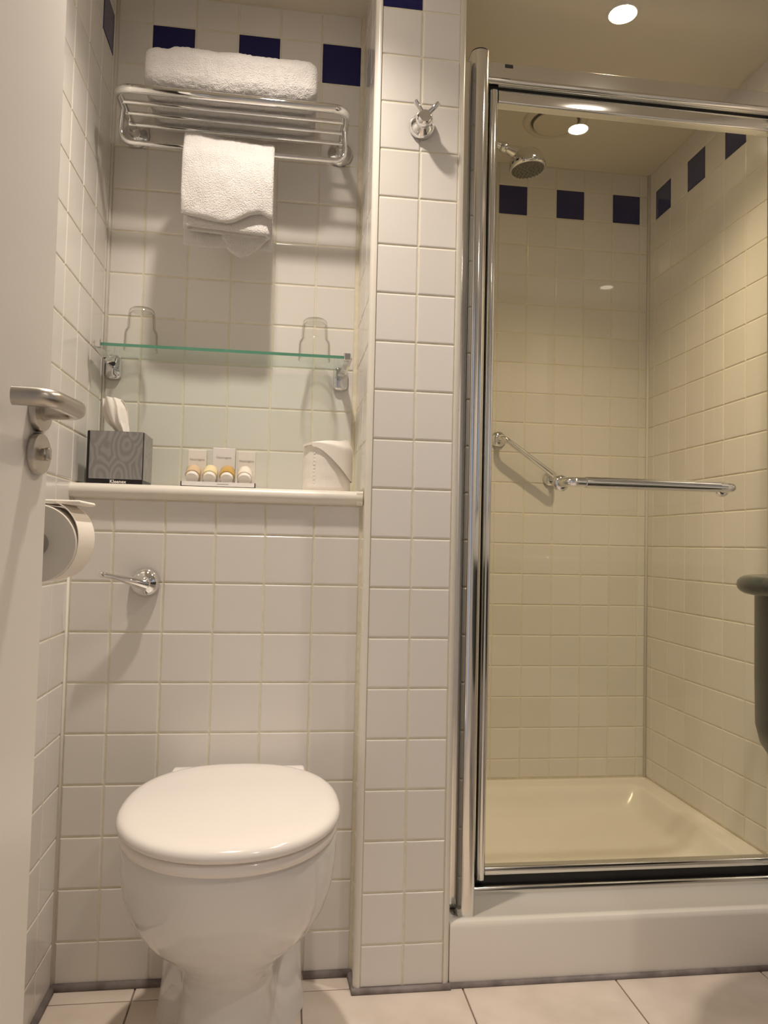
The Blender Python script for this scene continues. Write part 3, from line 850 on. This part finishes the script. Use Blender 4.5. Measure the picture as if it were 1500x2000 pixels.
# header rail: tall flat face with a rolled lower lip
hp = [(0.052, 1.978), (0.050, 1.976), (0.050, 1.942)]
for k in range(7):
    a = math.radians(180 + 90 * k / 6); hp.append((0.058 + 0.011 * math.cos(a), 1.9370 + 0.009 * math.sin(a)))
hp += [(0.098, 1.9280), (0.100, 1.978)]
hr = link('header_rail', *prism(hp, 'x', PX + 0.0195, XR - 0.040), M['silver'], en, smooth=30)
link('badge', *box((0.468, 0.0488, 1.966), (0.487, 0.0502, 1.974), 0.0005, 1), M['badge'], hr)
sill = [(0.054, TR - 0.003), (0.054, TR + 0.001)]
for k in range(9):
    a = math.radians(180 - 130 * k / 8); sill.append((0.064 + 0.010 * math.cos(a), TR + 0.003 + 0.010 * math.sin(a)))
sill += [(0.074, TR + 0.004), (0.098, TR + 0.004), (0.098, TR - 0.003)]
link('sill_rail', *prism(sill, 'x', PX + 0.0195, XR - 0.040), M['silver'], en, smooth=30)
link('gap_shade_strip', *box((PX + 0.0195, 0.076, TR + 0.004), (XR - 0.040, 0.090, TR + 0.030)), M['gap_shade'], en)  # black strips paint the shade in the gaps between frame and door
link('gap_shade_strip', *box((PX + 0.0195, 0.070, 1.921), (XR - 0.040, 0.088, 1.931)), M['gap_shade'], en)
link('gap_shade_strip', *box((PX + 0.0195, 0.068, TR + 0.03), (PX + 0.0445, 0.080, 1.918)), M['gap_shade'], en)

sd = thing('shower_door', (0.79, 0.08, TR + 0.02), 'framed glass shower door with towel rail handle', 'shower door')
YD = 0.083
def stile(x0, x1):
    xc, hw = (x0 + x1) / 2, (x1 - x0) / 2; pts = []
    for k in range(13):
        a = math.radians(180 + 180 * k / 12); pts.append((xc + hw * math.cos(a), 0.070 + 0.012 * math.sin(a)))
    pts += [(x1, 0.095), (x0, 0.095)]
    return prism(pts, 'z', TR + 0.026, 1.919)
link('stile', *stile(0.4365, 0.458), M['silver'], sd, smooth=40)
link('stile', *stile(1.145, 1.1665), M['silver'], sd, smooth=40)
def door_rail(z0, z1, yf, up):
    pts = [(0.088, z0), (0.088, z1)]
    rr = min(0.009, (z1 - z0) / 2)
    for k in range(7):
        a = math.radians(90 + 90 * k / 6); pts.append((yf + rr + rr * math.cos(a), z1 - rr + rr * math.sin(a)))
    for k in range(7):
        a = math.radians(180 + 90 * k / 6); pts.append((yf + rr * 0.6 + rr * 0.6 * math.cos(a), z0 + rr * 0.6 + rr * 0.6 * math.sin(a)))
    return prism(pts[::-1], 'x', 0.458, 1.145)
link('top_rail', *door_rail(1.891, 1.9245, 0.063, 1), M['silver'], sd, smooth=30)
link('bottom_rail', *door_rail(TR + 0.031, TR + 0.050, 0.066, 0), M['silver'], sd, smooth=30)
link('glass_pane', *box((0.452, YD - 0.002, TR + 0.040), (1.150, YD + 0.002, 1.900)), M['pane'], sd)
hb = link('towel_handle', *tube(fillet([(0.624, YD - 0.004, 1.0255), (0.622, YD - 0.052, 1.0255), (1.022, YD - 0.052, 1.0255), (1.020, YD - 0.004, 1.0255)], 0.028, 9), 0.0105, 20), M['chrome'], sd, smooth=60)
link('grip', *tube([(0.663, YD - 0.052, 1.0255), (0.982, YD - 0.052, 1.0255)], 0.0125, 24), M['chrome'], hb, smooth=40)
for xx in (0.624, 1.020):
    link('flange', *lathe((xx, YD - 0.002, 1.0255), (0, -1, 0), [(0.0185, 0), (0.0185, 0.003), (0.014, 0.008), (0.011, 0.010)], 28), M['chrome'], hb, smooth=45)

# ------------------------------------------------------------------ grab bar and shower head
gb = thing('grab_bar', (0.775, YS, 1.1), 'short slanted chrome grab bar on the rear shower wall', 'grab bar')
link('bar', *tube(fillet([(0.690, YS - 0.006, 1.232), (0.690, YS - 0.058, 1.232), (0.872, YS - 0.058, 1.108), (0.872, YS - 0.006, 1.108)], 0.026, 8), 0.0092, 18), M['chrome'], gb, smooth=60)
for xx, zq in ((0.690, 1.232), (0.872, 1.108)):
    link('flange', *lathe((xx, YS - 0.0045, zq), (0, -1, 0), [(0.026, 0), (0.026, 0.004), (0.020, 0.010), (0.012, 0.013)], 30), M['chrome'], gb, smooth=45)

sh = thing('overhead_shower', (0.352, 0.40, 1.93), 'chrome overhead shower head on an arm from the pillar side', 'shower head')
arm = fillet([(0.352, 0.40, 1.999), (0.47, 0.40, 2.006), (0.575, 0.40, 1.978)], 0.05, 8)
link('arm', *tube(arm, 0.011, 16), M['chrome'], sh, smooth=60)
link('wall_flange', *lathe((0.352, 0.40, 1.999), (1, 0, 0), [(0.028, 0), (0.028, 0.004), (0.022, 0.010), (0.012, 0.012)], 28), M['chrome'], sh, smooth=45)
link('ball_joint', *lathe((0.570, 0.40, 1.978), Vector((1, 0, -0.35)), [(0.008, -0.012), (0.0135, -0.006), (0.0155, 0.0), (0.0135, 0.008), (0.009, 0.014)], 24), M['chrome'], sh, smooth=60)
hd0 = Vector((0.641, 0.405, 1.9235)); hax = Vector((-0.10, 0.03, 1.0)).normalized()
link('head', *lathe(hd0, hax, [(0.046, 0.0), (0.0495, 0.003), (0.0510, 0.010), (0.0490, 0.022), (0.044, 0.034), (0.035, 0.046), (0.022, 0.054), (0.010, 0.0565), (0.0, 0.057)], 44), M['chrome'], sh, smooth=50)
link('neck', *tube([(0.576, 0.40, 1.976), (0.600, 0.402, 1.968), (0.632, 0.404, 1.953)], [0.011, 0.018, 0.026], 20), M['chrome'], sh, smooth=60)
fc = link('spray_face', *lathe(hd0 - hax * 0.003, hax, [(0.0, 0.0), (0.040, 0.0), (0.0445, 0.0015), (0.0455, 0.004)], 44), M['nozzle'], sh, smooth=45)
x_, y_, d_ = frame(hax)
def nozz():
    ps = []
    for rr, n in ((0.040, 24), (0.030, 16), (0.019, 10), (0.008, 4)):
        for k in range(n):
            a = 2 * PI * k / n
            c = hd0 - hax * 0.0025 + (x_ * math.cos(a) + y_ * math.sin(a)) * rr
            ps.append(lathe(c, hax * -1, [(0.0017, 0), (0.0013, 0.003)], 6))
    return join(*ps)
link('nozzles', *nozz(), M['nozzle'], fc)['kind'] = 'stuff'

# ------------------------------------------------------------------ ceiling: vent and downlights
vt = thing('ceiling_vent', (0.775, 0.56, ZC), 'round cream extractor vent in the shower ceiling', 'vent')
VX, VY = 0.775, 0.56
link('outer_ring', *lathe((VX, VY, ZC), (0, 0, -1), [(0.072, -0.001), (0.072, 0.004), (0.076, 0.008), (0.086, 0.007), (0.096, 0.003), (0.098, -0.001)], 56), M['vent'], vt, smooth=45)
link('throat_shade', *lathe((VX, VY, ZC - 0.001), (0, 0, -1), [(0.074, 0), (0.074, 0.001)], 40), M['dark'], vt)  # flat dark disc: shade of the gap round the valve put into its colour
link('valve_disc', *lathe((VX, VY, ZC), (0, 0, -1), [(0.050, -0.001), (0.062, 0.004), (0.0655, 0.009), (0.064, 0.012), (0.05, 0.0145), (0.0, 0.0155)], 56), M['vent'], vt, smooth=45)
for lx, ly, s, c, lab in LAMPS:
    d = thing('ceiling_downlight', (lx, ly, ZC), lab, 'ceiling light', 'recessed ceiling downlights')
    link('trim_ring', *lathe((lx, ly, ZC), (0, 0, -1), [(0.030, -0.001), (0.030, 0.002), (0.033, 0.004), (0.038, 0.003), (0.040, -0.001)], 48), M['trim'], d, smooth=45)
    em = emit('lamp glow', c, 90.0)
    lt = bpy.data.lights.new('downlight_beam', 'SPOT'); lt.energy = s; lt.color = c
    lt.spot_size = math.radians(120); lt.spot_blend = 1.0; lt.shadow_soft_size = 0.028
    lo = bpy.data.objects.new('downlight_beam', lt); COL.objects.link(lo); lo.parent = d; lo.location = (0, 0, -0.006)
    link('lens', [(lx, ly, ZC - 0.0015)] + [(lx + 0.0295 * math.cos(2 * PI * k / 32), ly + 0.0295 * math.sin(2 * PI * k / 32), ZC - 0.0015) for k in range(32)],
         [[0, 1 + (k + 1) % 32, 1 + k] for k in range(32)], em, d)

# ------------------------------------------------------------------ vanity counter at the frame's edge
vn = thing('vanity_counter', (1.0, -0.8, 0.84), 'dark green stone washbasin counter with rounded end and apron', 'counter')
def outline(off, z):
    XW = XR - 0.007
    x0, R, yc = 0.785 + off, 0.20 - off * 0.5, -0.40
    yt = yc + 0.20 - off
    pts = [(XW, yt)]
    for k in range(25):
        a = math.radians(90 + 90 * k / 24); pts.append((x0 + R + R * math.cos(a), yt - R + R * math.sin(a)))
    pts += [(x0, -1.70), (XW, -1.70)]
    return [Vector((x, y, z)) for x, y in pts]
lv = []
for k in range(9):
    a = math.radians(-90 + 180 * k / 8); lv.append((0.0165 - 0.0165 * math.cos(a), 0.8205 + 0.0165 * math.sin(a)))
link('worktop', *loft([outline(o_, z_) for o_, z_ in lv]), M['granite'], vn, smooth=40)
link('apron', *loft([outline(o_, z_) for o_, z_ in [(0.22, 0.44), (0.15, 0.452), (0.10, 0.47), (0.070, 0.49), (0.046, 0.52), (0.032, 0.545), (0.026, 0.575), (0.025, 0.66), (0.025, 0.81)]]), M['apron'], vn, smooth=40)
bs = [(0.125, 0.002), (0.135, 0.008), (0.15, 0.012), (0.163, 0.011), (0.168, 0.004), (0.167, 0.0)]
link('basin_rim', *lathe((1.0, -1.05, 0.836), (0, 0, 1), [(0.02, 0.0008)] + bs, 48), M['ceramic'], vn, smooth=45)
mr = tag(link('wall_mirror', *box((XR - 0.016, -1.62, 1.02), (XR - 0.008, -0.25, 1.95), 0.002, 1), M['mirror'], None, (XR, -0.9, 1.02)), 'large flat wall mirror above the washbasin counter', 'mirror')
